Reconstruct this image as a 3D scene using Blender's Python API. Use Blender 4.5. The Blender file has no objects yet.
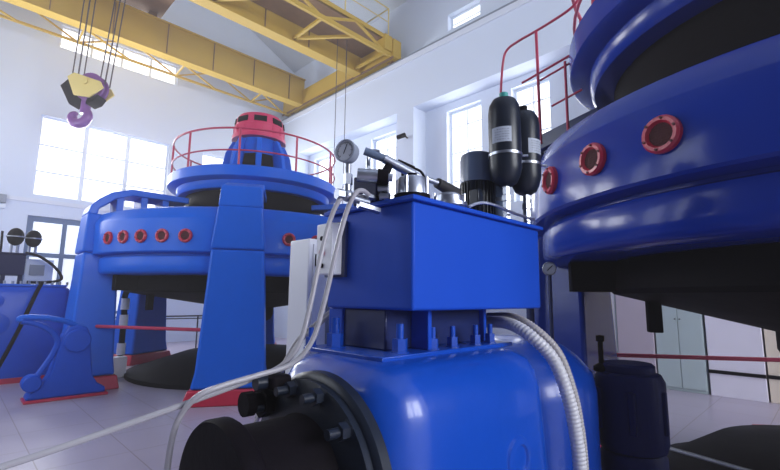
import bpy, bmesh, math, random
from mathutils import Vector, Matrix
random.seed(7)
SC = bpy.context.scene
COL = SC.collection
PI = math.pi
rad = math.radians

# ------------------------------------------------------------------ camera
F_PX = 439.4
YAW, PITCH, ROLL = 0.78233, 0.14145, 0.01111
CAM_H = 1.7
fwd = Vector((math.sin(YAW)*math.cos(PITCH), math.cos(YAW)*math.cos(PITCH), math.sin(PITCH)))
r0 = Vector((math.cos(YAW), -math.sin(YAW), 0.0))
u0 = r0.cross(fwd)
rt = r0*math.cos(ROLL) + u0*math.sin(ROLL)
up = u0*math.cos(ROLL) - r0*math.sin(ROLL)
cam_data = bpy.data.cameras.new('camera')
cam_data.sensor_fit = 'HORIZONTAL'; cam_data.sensor_width = 36.0
cam_data.lens = F_PX*36.0/780.0
cam_data.clip_start = 0.02; cam_data.clip_end = 200
cam = bpy.data.objects.new('camera', cam_data)
M3 = Matrix((rt, up, -fwd)).transposed()
cam.matrix_world = Matrix.Translation((0, 0, CAM_H)) @ M3.to_4x4()
COL.objects.link(cam); SC.camera = cam

# ------------------------------------------------------------------ materials
def principled(name, col, rough=0.5, metal=0.0, spec=0.5, coat=0.0, bump=0.0, bscale=40.0,
               var=0.06, vscale=3.0, rvar=0.08, emit=None, estr=0.0, alpha=None):
    m = bpy.data.materials.new(name); m.use_nodes = True
    nt = m.node_tree; b = nt.nodes['Principled BSDF']
    b.inputs['Metallic'].default_value = metal
    b.inputs['Specular IOR Level'].default_value = spec
    b.inputs['Coat Weight'].default_value = coat
    b.inputs['Coat Roughness'].default_value = 0.08
    tc = nt.nodes.new('ShaderNodeTexCoord')
    n = nt.nodes.new('ShaderNodeTexNoise'); n.inputs['Scale'].default_value = vscale
    n.inputs['Detail'].default_value = 4
    nt.links.new(tc.outputs['Object'], n.inputs['Vector'])
    mix = nt.nodes.new('ShaderNodeMix'); mix.data_type = 'RGBA'
    c = Vector(col)
    mix.inputs['A'].default_value = (*[max(0, x*(1-var)) for x in c], 1)
    mix.inputs['B'].default_value = (*[min(1, x*(1+var)) for x in c], 1)
    nt.links.new(n.outputs['Fac'], mix.inputs['Factor'])
    nt.links.new(mix.outputs['Result'], b.inputs['Base Color'])
    mr = nt.nodes.new('ShaderNodeMapRange')
    mr.inputs['To Min'].default_value = max(0.02, rough-rvar); mr.inputs['To Max'].default_value = min(1, rough+rvar)
    nt.links.new(n.outputs['Fac'], mr.inputs['Value'])
    nt.links.new(mr.outputs['Result'], b.inputs['Roughness'])
    if bump > 0:
        n2 = nt.nodes.new('ShaderNodeTexNoise'); n2.inputs['Scale'].default_value = bscale; n2.inputs['Detail'].default_value = 3
        nt.links.new(tc.outputs['Object'], n2.inputs['Vector'])
        bp = nt.nodes.new('ShaderNodeBump'); bp.inputs['Strength'].default_value = bump; bp.inputs['Distance'].default_value = 0.01
        nt.links.new(n2.outputs['Fac'], bp.inputs['Height']); nt.links.new(bp.outputs['Normal'], b.inputs['Normal'])
    if emit:
        b.inputs['Emission Color'].default_value = (*emit, 1); b.inputs['Emission Strength'].default_value = estr
    return m

M = {}
M['blue'] = principled('blue_enamel', (0.003, 0.075, 0.54), 0.42, spec=0.2, coat=0.06, bump=0.10, bscale=14)
M['blue_cast'] = principled('blue_cast_paint', (0.003, 0.062, 0.43), 0.30, spec=0.4, coat=0.3, bump=0.22, bscale=9)
M['blue_tank'] = principled('blue_sheet_paint', (0.007, 0.066, 0.48), 0.5, spec=0.15, coat=0.0, bump=0.04, bscale=20)
M['blue_bright'] = principled('light_blue_enamel', (0.002, 0.118, 0.66), 0.40, spec=0.18, coat=0.06, bump=0.10, bscale=14)
M['blue_dark'] = principled('dark_blue_paint', (0.008, 0.018, 0.10), 0.34, coat=0.3, bump=0.1, bscale=16)
M['navy'] = principled('navy_paint', (0.007, 0.010, 0.060), 0.5, spec=0.12, bump=0.08)
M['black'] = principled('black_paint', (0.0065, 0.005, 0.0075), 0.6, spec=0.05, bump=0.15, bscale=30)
M['black_gloss'] = principled('black_gloss_paint', (0.010, 0.015, 0.028), 0.34, spec=0.35)
M['rubber'] = principled('black_rubber', (0.015, 0.014, 0.018), 0.6)
M['red'] = principled('red_paint', (0.55, 0.014, 0.055), 0.35, coat=0.2)
M['red_motor'] = principled('red_motor_paint', (0.62, 0.025, 0.11), 0.42, coat=0.2)
M['red_rail'] = principled('red_rail_paint', (0.50, 0.03, 0.09), 0.35)
M['mesh_dark'] = principled('dark_red_mesh', (0.10, 0.008, 0.016), 0.6)
M['yellow'] = principled('yellow_crane_paint', (0.58, 0.375, 0.05), 0.55, var=0.12, vscale=1.2, bump=0.05)
M['yellow_pale'] = principled('pale_yellow_paint', (0.78, 0.62, 0.22), 0.5)
M['brown'] = principled('rusty_brown_steel', (0.20, 0.11, 0.06), 0.7, var=0.3, vscale=6)
M['plank'] = principled('walkway_plank_brown', (0.24, 0.14, 0.07), 0.75, var=0.25, vscale=5)
M['purple'] = principled('purple_hook_paint', (0.22, 0.07, 0.30), 0.35, coat=0.2)
M['white_wall'] = principled('white_plaster', (0.72, 0.78, 0.90), 0.8, spec=0.2, var=0.02, bump=0.04, bscale=60)
M['trim_white'] = principled('white_trim_plaster', (0.76, 0.79, 0.87), 0.75, spec=0.2, var=0.02)
M['ceil'] = principled('grey_roof_lining', (0.62, 0.67, 0.75), 0.85, spec=0.2, var=0.04)
M['frame'] = principled('pale_window_frame', (0.80, 0.86, 0.95), 0.5)
M['door_frame'] = principled('blue_grey_door_frame', (0.10, 0.17, 0.30), 0.5)
M['white'] = principled('white_enamel', (0.86, 0.87, 0.92), 0.35)
M['white_hose'] = principled('grey_white_hose', (0.36, 0.35, 0.39), 0.35, bump=0.05)
M['conduit'] = principled('ribbed_white_conduit', (0.62, 0.62, 0.66), 0.4)
M['conduit_beige'] = principled('beige_grey_conduit', (0.45, 0.42, 0.42), 0.5)
M['pink_panel'] = principled('pinkish_grey_paint', (0.52, 0.45, 0.53), 0.5)
M['green_panel'] = principled('grey_green_cabinet_paint', (0.46, 0.55, 0.57), 0.42)
M['lilac_panel'] = principled('pale_lilac_paint', (0.80, 0.77, 0.88), 0.5)
M['cream'] = principled('cream_paint', (0.80, 0.70, 0.58), 0.6)
M['grey'] = principled('grey_paint', (0.24, 0.27, 0.34), 0.45)
M['grey_motor'] = principled('blue_grey_paint', (0.10, 0.14, 0.23), 0.35, coat=0.2)
M['chrome'] = principled('brushed_steel', (0.46, 0.49, 0.57), 0.34, metal=1.0, var=0.05)
M['steel'] = principled('dull_steel', (0.34, 0.36, 0.42), 0.42, metal=0.9)
M['rope'] = principled('wire_rope', (0.10, 0.09, 0.12), 0.5, metal=0.5)
M['dial'] = principled('gauge_dial', (0.50, 0.53, 0.60), 0.4)
M['pane'] = principled('daylit_glass', (0.85, 0.88, 0.95), 0.2, emit=(0.97, 0.965, 1.0), estr=2.2)
M['pane_door'] = principled('frosted_daylit_glass', (0.7, 0.75, 0.82), 0.3, emit=(0.86, 0.91, 1.0), estr=1.15)
M['bounce_cut'] = principled('dark_bounce_cut_wall', (0.05, 0.055, 0.075), 0.7, spec=.2)  # dark colour for the unseen side wall, cuts its bounced light
M['blue_shaded'] = principled('shaded_blue_paint', (0.004, 0.034, 0.32), 0.20, spec=0.25, coat=0.10, bump=0.16, bscale=7)  # the same blue with the near generator's shade put into its colour
M['label'] = principled('pale_sticker', (0.48, 0.53, 0.62), 0.6)
M['teal'] = principled('teal_cap', (0.03, 0.33, 0.30), 0.4)

def tile_mat():
    m = bpy.data.materials.new('pinkish_floor_tiles'); m.use_nodes = True
    nt = m.node_tree; b = nt.nodes['Principled BSDF']
    tc = nt.nodes.new('ShaderNodeTexCoord')
    br = nt.nodes.new('ShaderNodeTexBrick'); br.offset = 0.0; br.squash = 1.0
    br.inputs['Scale'].default_value = 1.0
    br.inputs['Brick Width'].default_value = 0.8; br.inputs['Row Height'].default_value = 0.8
    br.inputs['Mortar Size'].default_value = 0.006; br.inputs['Mortar Smooth'].default_value = 0.2
    br.inputs['Color1'].default_value = (0.52, 0.46, 0.57, 1); br.inputs['Color2'].default_value = (0.49, 0.43, 0.54, 1)
    br.inputs['Mortar'].default_value = (0.34, 0.27, 0.30, 1)
    nt.links.new(tc.outputs['Object'], br.inputs['Vector'])
    n = nt.nodes.new('ShaderNodeTexNoise'); n.inputs['Scale'].default_value = 1.7; n.inputs['Detail'].default_value = 6
    nt.links.new(tc.outputs['Object'], n.inputs['Vector'])
    mx = nt.nodes.new('ShaderNodeMix'); mx.data_type = 'RGBA'; mx.blend_type = 'MULTIPLY'
    mx.inputs['Factor'].default_value = 0.25
    nt.links.new(br.outputs['Color'], mx.inputs['A']); nt.links.new(n.outputs['Fac'], mx.inputs['B'])
    nt.links.new(mx.outputs['Result'], b.inputs['Base Color'])
    mr = nt.nodes.new('ShaderNodeMapRange'); mr.inputs['To Min'].default_value = 0.22; mr.inputs['To Max'].default_value = 0.42
    nt.links.new(n.outputs['Fac'], mr.inputs['Value']); nt.links.new(mr.outputs['Result'], b.inputs['Roughness'])
    return m
M['floor'] = tile_mat()

# ------------------------------------------------------------------ mesh helpers (world coordinates)
class MB:
    def __init__(s): s.bm = bmesh.new()
    def _add(s, vs, fs):
        v = [s.bm.verts.new(p) for p in vs]
        for f in fs:
            try: s.bm.faces.new([v[i] for i in f])
            except ValueError: pass
        return v
    def hexa(s, p):   # 8 points: bottom 4 ccw, top 4 ccw
        s._add(p, [(3,2,1,0),(4,5,6,7),(0,1,5,4),(1,2,6,5),(2,3,7,6),(3,0,4,7)]); return s
    def box(s, x0, x1, y0, y1, z0, z1):
        return s.hexa([(x0,y0,z0),(x1,y0,z0),(x1,y1,z0),(x0,y1,z0),(x0,y0,z1),(x1,y0,z1),(x1,y1,z1),(x0,y1,z1)])
    def bar(s, a, b, w, h, upv=(0,0,1)):
        a = Vector(a); b = Vector(b); d = (b-a).normalized(); u = Vector(upv)
        if abs(d.dot(u)) > 0.98: u = Vector((1,0,0))
        sd = d.cross(u).normalized(); u = sd.cross(d)
        q = []
        for c in (a, b):
            q.append([c+sd*i*w/2+u*j*h/2 for i, j in ((-1,-1),(1,-1),(1,1),(-1,1))])
        return s.hexa([*q[0], *q[1]])
    def rings(s, rings, cap0=True, cap1=True, closed=True):
        vs = [[s.bm.verts.new(p) for p in r] for r in rings]
        n = len(vs[0])
        for a, b in zip(vs[:-1], vs[1:]):
            for i in range(n if closed else n-1):
                j = (i+1) % n
                try: s.bm.faces.new((a[i], a[j], b[j], b[i]))
                except ValueError: pass
        if cap0 and n > 2: s.bm.faces.new(list(reversed(vs[0])))
        if cap1 and n > 2: s.bm.faces.new(vs[-1])
        return s
    def lathe(s, c, axis, prof, seg=32, close=False):
        """prof: list of (radius, height along axis)."""
        c = Vector(c); ax = Vector(axis).normalized()
        u = Vector((1,0,0)) if abs(ax.x) < 0.9 else Vector((0,1,0))
        e1 = ax.cross(u).normalized(); e2 = ax.cross(e1)
        R = []
        for r, h in prof:
            r = max(r, 0.0002)
            R.append([c+ax*h+(e1*math.cos(2*PI*i/seg)+e2*math.sin(2*PI*i/seg))*r for i in range(seg)])
        if close: R.append(R[0])
        return s.rings(R, not close, not close)
    def cyl(s, a, b, r, r2=None, seg=20):
        a = Vector(a); b = Vector(b); L = (b-a).length
        return s.lathe(a, b-a, [(r, 0), (r if r2 is None else r2, L)], seg)
    def tube(s, pts, r, seg=10, closed=False, rf=None):
        P = [Vector(p) for p in pts]; n = len(P)
        T = []
        for i in range(n):
            a = P[(i-1) % n] if (closed or i > 0) else P[i]
            b = P[(i+1) % n] if (closed or i < n-1) else P[i]
            T.append((b-a).normalized())
        ref = Vector((0,0,1)) if abs(T[0].z) < 0.9 else Vector((1,0,0))
        nr = (ref - T[0]*ref.dot(T[0])).normalized()
        R = []
        for i in range(n):
            nr = (nr - T[i]*nr.dot(T[i])).normalized(); bn = T[i].cross(nr)
            rr = r if rf is None else rf(i)
            R.append([P[i]+(nr*math.cos(2*PI*k/seg)+bn*math.sin(2*PI*k/seg))*rr for k in range(seg)])
        if closed: R.append(R[0]); return s.rings(R, False, False)
        return s.rings(R)
    def prism(s, poly, origin, ex, ey, depth):
        """polygon (2-D) in plane (origin, ex, ey), extruded by the vector depth."""
        o = Vector(origin); ex = Vector(ex); ey = Vector(ey); d = Vector(depth)
        a = [o+ex*x+ey*y for x, y in poly]; b = [p+d for p in a]
        return s.rings([a, b])
    def ball(s, c, r, seg=16, sz=1.0):
        n = 8
        return s.lathe((c[0], c[1], c[2]), (0,0,1), [(r*math.sin(PI*i/n), -r*sz*math.cos(PI*i/n)) for i in range(n+1)], seg)
    def build(s, name, mat, parent=None, base=None, bevel=0.0, bseg=2, smooth=True, sharp=35):
        bm = s.bm
        bmesh.ops.remove_doubles(bm, verts=bm.verts, dist=1e-5)
        bmesh.ops.recalc_face_normals(bm, faces=bm.faces)
        o0 = Vector((0,0,0))
        if parent is not None: o0 = Vector(parent.get('_o', (0,0,0)))
        elif base is not None: o0 = Vector(base)
        for v in bm.verts: v.co -= o0
        me = bpy.data.meshes.new(name); bm.to_mesh(me); bm.free()
        if smooth:
            me.shade_smooth(); me.set_sharp_from_angle(angle=rad(sharp))
        o = bpy.data.objects.new(name, me); COL.objects.link(o)
        me.materials.append(M[mat] if isinstance(mat, str) else mat)
        o['_o'] = tuple(o0)
        if parent is not None: o.parent = parent
        else: o.location = o0
        if bevel > 0:
            md = o.modifiers.new('edge_bevel', 'BEVEL'); md.width = bevel; md.segments = bseg
            md.limit_method = 'ANGLE'; md.angle_limit = rad(40); md.harden_normals = False
        return o

def tag(o, label, cat, group=None):
    o['label'] = label; o['category'] = cat
    if group: o['group'] = group
    return o
def thing(name, loc, label, cat, group=None):
    o = bpy.data.objects.new(name, None); COL.objects.link(o)
    o.empty_display_size = 0.1; o.location = loc; o['_o'] = tuple(loc)
    return tag(o, label, cat, group)
def struct(o):
    o['kind'] = 'structure'; return o
def kids(o): return [c for c in list(bpy.data.objects) if c.parent == o]
def dup(root, off, label, group=None):
    r = root.copy(); COL.objects.link(r)
    r.location = Vector(root.location)+Vector(off); r['label'] = label
    if group: r['group'] = group
    for ch in kids(root):
        c = ch.copy(); COL.objects.link(c); c.parent = r
        for g in kids(ch):
            d = g.copy(); COL.objects.link(d); d.parent = c
    return r
def spline(pts, n=8, closed=False):
    P = [Vector(p) for p in pts]; out = []; L = len(P)
    rng = L if closed else L-1
    for i in range(rng):
        if closed: p0,p1,p2,p3 = P[i-1],P[i],P[(i+1)%L],P[(i+2)%L]
        else: p0 = P[max(i-1,0)]; p1 = P[i]; p2 = P[i+1]; p3 = P[min(i+2,L-1)]
        for k in range(n):
            t = k/n
            out.append(0.5*((2*p1)+(p2-p0)*t+(2*p0-5*p1+4*p2-p3)*t*t+(3*p1-p0-3*p2+p3)*t**3))
    if not closed: out.append(P[-1])
    return out
def arc(c, R, z, a0, a1, n):
    return [(c[0]+R*math.cos(rad(a0+(a1-a0)*i/n)), c[1]+R*math.sin(rad(a0+(a1-a0)*i/n)), z) for i in range(n+1)]
def loft_box(mb, c, ang, levels):
    """levels: (z, r_inner, r_outer, half_width) in the radial frame at angle ang."""
    e = Vector((math.cos(rad(ang)), math.sin(rad(ang)), 0)); t = Vector((-e.y, e.x, 0)); c = Vector((c[0], c[1], 0))
    R = [[c+e*ri-t*w+Vector((0,0,z)), c+e*ro-t*w+Vector((0,0,z)), c+e*ro+t*w+Vector((0,0,z)), c+e*ri+t*w+Vector((0,0,z))] for z, ri, ro, w in levels]
    return mb.rings(R)
def radial(c, ang, r, t, z):
    a = rad(ang); return Vector((c[0]+r*math.cos(a)-t*math.sin(a), c[1]+r*math.sin(a)+t*math.cos(a), z))
# ------------------------------------------------------------------ the hall
XP, XR, YL = 10.0, 10.6, 17.3      # pilaster face, recessed wall face, end wall
X0, Y0 = -4.4, -13.0               # the sides behind the camera
EAVE, RIDGE_X, RIDGE_Z = 12.3, 3.1, 16.05
struct(MB().box(X0-.4, XR+.4, Y0-.4, YL+.4, -0.2, 0.0).build('floor', 'floor', smooth=False))

def wall_with_holes(name, axis, pos, out, u0, u1, z1, holes, mat='white_wall', thick=0.4):
    us = sorted({u0, u1, *[h[0] for h in holes], *[h[1] for h in holes]})
    zs = sorted({0.0, z1, *[h[2] for h in holes], *[h[3] for h in holes]})
    mb = MB()
    p0, p1 = sorted((pos, pos+out*thick))
    for a, b in zip(us[:-1], us[1:]):
        run = None
        for c, d in list(zip(zs[:-1], zs[1:]))+[(None, None)]:
            solid = c is not None and not any(h[0] <= a and b <= h[1] and h[2] <= c and d <= h[3] for h in holes)
            if solid: run = (run[0], d) if run else (c, d)
            elif run:
                if axis == 'Y': mb.box(a, b, p0, p1, run[0], run[1])
                else: mb.box(p0, p1, a, b, run[0], run[1])
                run = None
    return struct(mb.build(name, mat, smooth=False))

win_no = [0]
def window(axis, pos, out, u0, u1, z0, z1, ucuts, zcuts, thick=0.06, pane='pane', depth=0.12, fm='frame', name=None):
    """frame + muntins as one structure mesh, the glass its child."""
    if name is None:
        win_no[0] += 1; name = 'window_%d' % win_no[0]
    mb = MB(); pm = MB()
    d0, d1 = pos+out*depth, pos+out*(depth+0.09)
    def bx(m, a, b, c, d, e0, e1):
        e0, e1 = sorted((e0, e1))
        if axis == 'Y': m.box(a, b, e0, e1, c, d)
        else: m.box(e0, e1, a, b, c, d)
    bx(mb, u0, u0+thick, z0, z1, d0, d1); bx(mb, u1-thick, u1, z0, z1, d0, d1)
    bx(mb, u0+thick, u1-thick, z0, z0+thick, d0, d1); bx(mb, u0+thick, u1-thick, z1-thick, z1, d0, d1)
    for u, w in ucuts: bx(mb, u-w/2, u+w/2, z0+thick, z1-thick, d0+out*.005, d1)
    for z, w in zcuts: bx(mb, u0+thick, u1-thick, z-w/2, z+w/2, d0+out*.012, d1)
    fr = struct(mb.build(name, fm, smooth=False))
    g0 = pos+out*(depth+0.05)
    bx(pm, u0+thick*.5, u1-thick*.5, z0+thick*.5, z1-thick*.5, g0, g0+out*0.012)
    pm.build('pane', pane, fr, smooth=False)
    return fr

# end wall (runs along X at the far left)
DOOR = (1.48, 5.3, 0.0, 4.1)
BIG = (1.50, 5.36, 4.74, 7.36)
STRIP = (1.71, 5.44, 9.77, 10.57)
wall_with_holes('wall_left', 'Y', YL, 1, X0-.4, XR+.4, EAVE, [BIG, STRIP, DOOR, (-2.9, .2, 4.74, 7.36), (6.6, 9.6, 4.74, 7.36)])
gable = MB().prism([(X0-.4, EAVE), (XR+.4, EAVE), (RIDGE_X, RIDGE_Z+.2)], (0, YL, 0), (1,0,0), (0,0,1), (0,.4,0))
struct(gable.build('wall_gable', 'white_wall', smooth=False))
window('Y', YL, 1, *BIG, [(2.76, .13), (4.02, .13)], [(6.42, .05), (5.55, .05)])
window('Y', YL, 1, *STRIP, [(2.63, .07), (3.56, .07), (4.5, .07)], [])
window('Y', YL, 1, -2.9, .2, 4.74, 7.36, [(-1.87, .1), (-.83, .1)], [(6.42, .05), (5.55, .05)])
window('Y', YL, 1, 6.6, 9.6, 4.74, 7.36, [(7.6, .1), (8.6, .1)], [(6.42, .05), (5.55, .05)])
window('Y', YL, 1, *DOOR, [(2.45, .12), (3.39, .16), (4.33, .12)], [(2.90, .14), (1.1, .1)], thick=.17, pane='pane_door', fm='door_frame', name='door_1')
struct(MB().box(X0, XR, YL-.05, YL, 4.50, 4.62).build('trim_1', 'trim_white', smooth=False))
struct(MB().box(X0, 1.4, YL-.02, YL, 0, .14).build('baseboard_left', 'grey', smooth=False))

# right wall with the crane beam, pilasters and recessed windows
wins = [(10.42, 11.72), (13.95, 15.35), (6.89, 8.17), (4.79, 5.90), (-2.6, -1.3), (-5.0, -3.7), (-9.4, -8.1), (-11.8, -10.5), (.2, 1.5)]
ups = [(6.86, 8.1), (4.2, 5.5), (10.6, 11.9), (13.9, 15.2), (-1, .3), (-3.6, -2.3), (-8, -6.7)]
holes = [(a, b, 4.3, 7.56) for a, b in wins] + [(a, b, 10.30, 10.86) for a, b in ups]
wall_with_holes('wall_right', 'X', XR, 1, Y0-.4, YL, EAVE, holes)
for a, b in wins:
    window('X', XR, 1, a, b, 4.3, 7.56, [((a+b)/2, .032)], [(7.05, .03), (6.2, .03), (5.3, .03)], depth=.2)
for a, b in ups:
    window('X', XR, 1, a, b, 10.30, 10.86, [], [(10.58, .03)], depth=.2)
struct(MB().box(XP, XR, Y0, YL, 7.81, 9.60).build('trim_2', 'white_wall', smooth=False))
struct(MB().box(XP-.06, XR, Y0, YL, 9.42, 9.60).build('trim_3', 'trim_white', smooth=False))
struct(MB().box(10.04, 10.14, Y0, YL, 9.60, 9.74).build('trim_4', 'grey', smooth=False))
for k, (a, b) in enumerate([(9.05, 9.80), (15.75, YL), (2.62, 3.28), (-3.6, -2.9), (-7.4, -6.7)]):
    struct(MB().box(XP, XR, a, b, 0, 7.81).build('trim_%d' % (5+k), 'pink_panel' if k == 2 else 'white_wall', smooth=False))
# unseen sides behind the camera, their windows placed for the light they give
wall_with_holes('wall_near', 'Y', Y0, -1, X0-.4, XR+.4, EAVE, [(-.2, 3, 3.2, 8.2), (3.6, 8.2, 3.2, 8.2)])
window('Y', Y0, -1, -.2, 3, 3.2, 8.2, [(.9, .1), (2, .1)], [(4.9, .06), (6.5, .06)])  # this and the next: unseen windows, placed to light the machine fronts
window('Y', Y0, -1, 3.6, 8.2, 3.2, 8.2, [(5.1, .1), (6.7, .1)], [(4.9, .06), (6.5, .06)])
wall_with_holes('wall_far_side', 'X', X0, -1, Y0, YL, EAVE, [(5.5, 9, 2.6, 7.5), (10.5, 14, 2.6, 7.5)], mat='bounce_cut')  # unseen wall, made dark to cut bounce
for a in (5.5, 10.5):
    window('X', X0, -1, a, a+3.5, 2.6, 7.5, [(a+1.2, .1), (a+2.3, .1)], [(4.2, .06), (6, .06)], pane='pane_door')  # unseen windows added to brighten left-facing sides and floor
gable2 = MB().prism([(X0-.4, EAVE), (XR+.4, EAVE), (RIDGE_X, RIDGE_Z+.2)], (0, Y0-.4, 0), (1,0,0), (0,0,1), (0,.4,0))
struct(gable2.build('wall_gable_near', 'white_wall', smooth=False))
cl = MB()
sl = (RIDGE_Z-EAVE)/(XR-RIDGE_X)
for xa in (XR+.6, X0-.6):
    za = RIDGE_Z-sl*abs(xa-RIDGE_X)
    cl.hexa([(xa, Y0-.5, za), (RIDGE_X, Y0-.5, RIDGE_Z), (RIDGE_X, YL+.5, RIDGE_Z), (xa, YL+.5, za),
             (xa, Y0-.5, za+.25), (RIDGE_X, Y0-.5, RIDGE_Z+.25), (RIDGE_X, YL+.5, RIDGE_Z+.25), (xa, YL+.5, za+.25)])
struct(cl.build('ceiling', 'ceil', smooth=False))

# small wall fittings
t = thing('wall_box', (.77, YL-.14, 4.25), 'small pale blue-grey box high on the end wall left of the tall door', 'box')
MB().box(.2, .93, YL-.14, YL, 4.37, 4.62).build('housing', 'grey', t, bevel=.01)
MB().box(.2, .93, YL-.10, YL, 4.20, 4.33).build('louvre', 'frame', t, bevel=.01)
t = thing('security_camera', (9.2, 9.3, 7.6), 'small dark camera on an arm fixed to the white wall pilaster', 'camera')

# cabinets standing against the right wall
t = thing('metal_cupboard', (10.3, 2.2, 0), 'grey-green metal cupboard with double doors under the right wall', 'cupboard')
MB().box(10.08, 10.58, 1.80, 2.60, 0, 2.1).build('body', 'green_panel', t, bevel=.008)
for a, b in ((1.81, 2.195), (2.205, 2.59)):
    d = MB().box(10.05, 10.08, a, b, .06, 2.06).build('door', 'green_panel', t, bevel=.006)
    yy = 2.16 if a < 2 else 2.24
    MB().box(10.035, 10.05, yy-.012, yy+.012, 1.34, 1.36).build('handle', 'black', d)
t = thing('white_cupboard', (10.3, 1.35, 0), 'pale lilac-white cupboard right of the grey-green metal cupboard', 'cupboard')
MB().box(10.06, 10.58, .96, 1.76, 0, 2.1).build('body', 'lilac_panel', t, bevel=.008)
MB().box(10.04, 10.06, .955, 1.765, .40, .46).build('trim_strip', 'black', t)
t = thing('cream_cupboard', (10.3, .4, 0), 'cream cupboard at the right edge beside the white cupboard', 'cupboard')
MB().box(10.10, 10.58, -.6, .93, 0, 2.2).build('body', 'cream', t, bevel=.008)
MB().box(10.08, 10.10, -.6, .93, .40, .46).build('trim_strip', 'black', t)
t = thing('pale_cupboard', (10.3, 3.7, 0), 'pale grey cupboard left of the pinkish wall pilaster', 'cupboard')
MB().box(10.1, 10.58, 3.32, 4.1, 0, 2.1).build('body', 'green_panel', t, bevel=.008)
MB().box(10.085, 10.1, 3.34, 4.08, .06, 2.06).build('door', 'white', t, bevel=.006)

# ------------------------------------------------------------------ overhead crane
t = thing('overhead_crane', (6, 14, 9.74), 'large yellow overhead travelling crane bridge spanning the top of the hall', 'crane')
def girder(y0, y1):
    m = MB(); xa, xb = -4.3, 9.95
    m.box(xa, xb, y0+.04, y1-.04, 9.84, 10.94)
    g = m.build('girder', 'yellow', t, smooth=False)
    m = MB().box(xa, xb, y0-.05, y1+.05, 9.80, 9.84).box(xa, xb, y0-.05, y1+.05, 10.94, 10.98)
    m.build('flange', 'yellow', g, smooth=False)
    for k in range(9):
        x = 9.2-1.6*k; MB().box(x-.012, x+.012, y0, y0+.04, 9.84, 10.94).build('stiffener', 'brown', g, smooth=False)
    return g
girder(15.32, 15.62); girder(11.55, 11.85)
m = MB().box(9.86, 10.24, 9.85, 16.9, 9.82, 10.5)
m.build('end_carriage', 'yellow', t, bevel=.02)
MB().box(9.84, 9.86, 9.85, 16.9, 9.76, 9.84).build('carriage_edge', 'brown', t, smooth=False)
for y in (10.2, 16.4):
    MB().cyl((10.02, y, 9.89), (10.14, y, 9.89), .145, seg=20).build('wheel', 'brown', t)
# walkway on the near side of the second girder
MB().box(-4.3, 9.86, 10.0, 11.5, 10.42, 10.48).build('walkway_deck', 'plank', t, smooth=False)
MB().box(-4.3, 9.86, 9.95, 10.05, 9.85, 9.99).build('walkway_chord', 'yellow', t, smooth=False)
MB().box(-4.3, 9.86, 9.95, 10.05, 10.42, 10.54).build('walkway_edge_beam', 'yellow', t, smooth=False)
m = MB(); x = 9.6; k = 0
while x > -4:
    m.bar((x, 10.0, 9.92 if k % 2 == 0 else 10.45), (x-1.3, 10.0, 10.45 if k % 2 == 0 else 9.92), .07, .07)
    m.bar((x, 10.0, 9.92), (x-1.3 if k % 2 else x, 11.52, 9.92), .09, .08)
    x -= 1.3; k += 1
m.build('walkway_bracing', 'yellow', t, smooth=False)
m = MB()
for k in range(8):
    m.cyl((9.75-1.9*k, 10.0, 10.5), (9.75-1.9*k, 10.0, 11.62), .022, seg=8)
m.tube([(9.75, 10.0, 11.6), (-4.3, 10.0, 11.6)], .022, 8); m.tube([(9.75, 10.0, 11.1), (-4.3, 10.0, 11.1)], .016, 8)
m.tube([(9.75, 10.0, 11.6), (9.75, 11.2, 11.6)], .022, 8)
m.build('walkway_railing', 'yellow_pale', t)
MB().box(9.5, 9.86, 9.90, 10.3, 10.0, 10.55).build('end_gusset', 'yellow', t, bevel=.02)
# light truss on the far side of the first girder
m = MB()
m.bar((-4.3, 16.5, 9.75), (9.8, 16.5, 9.75), .07, .07); m.bar((-4.3, 16.5, 10.45), (9.8, 16.5, 10.45), .06, .06)
x = 9.6; k = 0
while x > -4:
    m.bar((x, 16.5, 9.75 if k % 2 else 10.45), (x-1.5, 16.5, 10.45 if k % 2 else 9.75), .045, .045)
    m.bar((x, 16.5, 9.75), (x-(0 if k % 2 else 1.5), 15.6, 9.83), .05, .05)
    x -= 1.5; k += 1
m.build('side_truss', 'yellow', t, smooth=False)

# trolley riding on the girders
t = thing('crane_trolley', (3.4, 14, 10.99), 'rusty brown hoist trolley on top of the yellow crane girders', 'trolley')
MB().box(1.6, 4.2, 11.6, 15.6, 11.18, 11.42).build('frame', 'brown', t, bevel=.02)
MB().cyl((2.3, 12.4, 11.78), (2.3, 15.0, 11.78), .35, seg=24).build('rope_drum', 'brown', t)
for x in (1.9, 3.9):
    for y in (11.7, 15.47):
        MB().cyl((x, y-.06, 11.125), (x, y+.06, 11.125), .14, seg=18).build('wheel', 'brown', t)
MB().box(3.0, 4.1, 14.9, 15.45, 11.42, 11.95).build('gearbox', 'brown', t, bevel=.04)

# hook block
HB = Vector((2.13, 14.0, 7.0))
t = thing('hook_block', (HB.x, HB.y, 6.1), 'yellow crane hook block with purple hook hanging on wire ropes', 'hook block')
e = Vector((.7071, -.7071, 0)); n = Vector((.7071, .7071, 0))     # plates face the hall diagonal
def hb(x, z, k=0): return HB+e*x+Vector((0,0,z))+n*k
def T(zx, zy, k=0): return hb((zx/4.7-48)/38.0, (57-zy/4.7)/38.0, k)
for k0 in (-.26, .21):
    m = MB(); q = [(150,172),(182,152),(312,196),(330,228),(268,278),(190,266)]
    m.rings([[T(x, z, k0) for x, z in q], [T(x, z, k0+.05) for x, z in q]])
    m.build('side_plate', 'yellow_pale', t, bevel=.012)
for q in ([(113,214),(150,178),(192,266),(166,310)], [(250,278),(300,258),(280,290),(244,306)]):
    m = MB(); m.rings([[T(x, z, -.20) for x, z in q], [T(x, z, .2) for x, z in q]])
    m.build('guard', 'black', t, bevel=.015)
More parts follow.
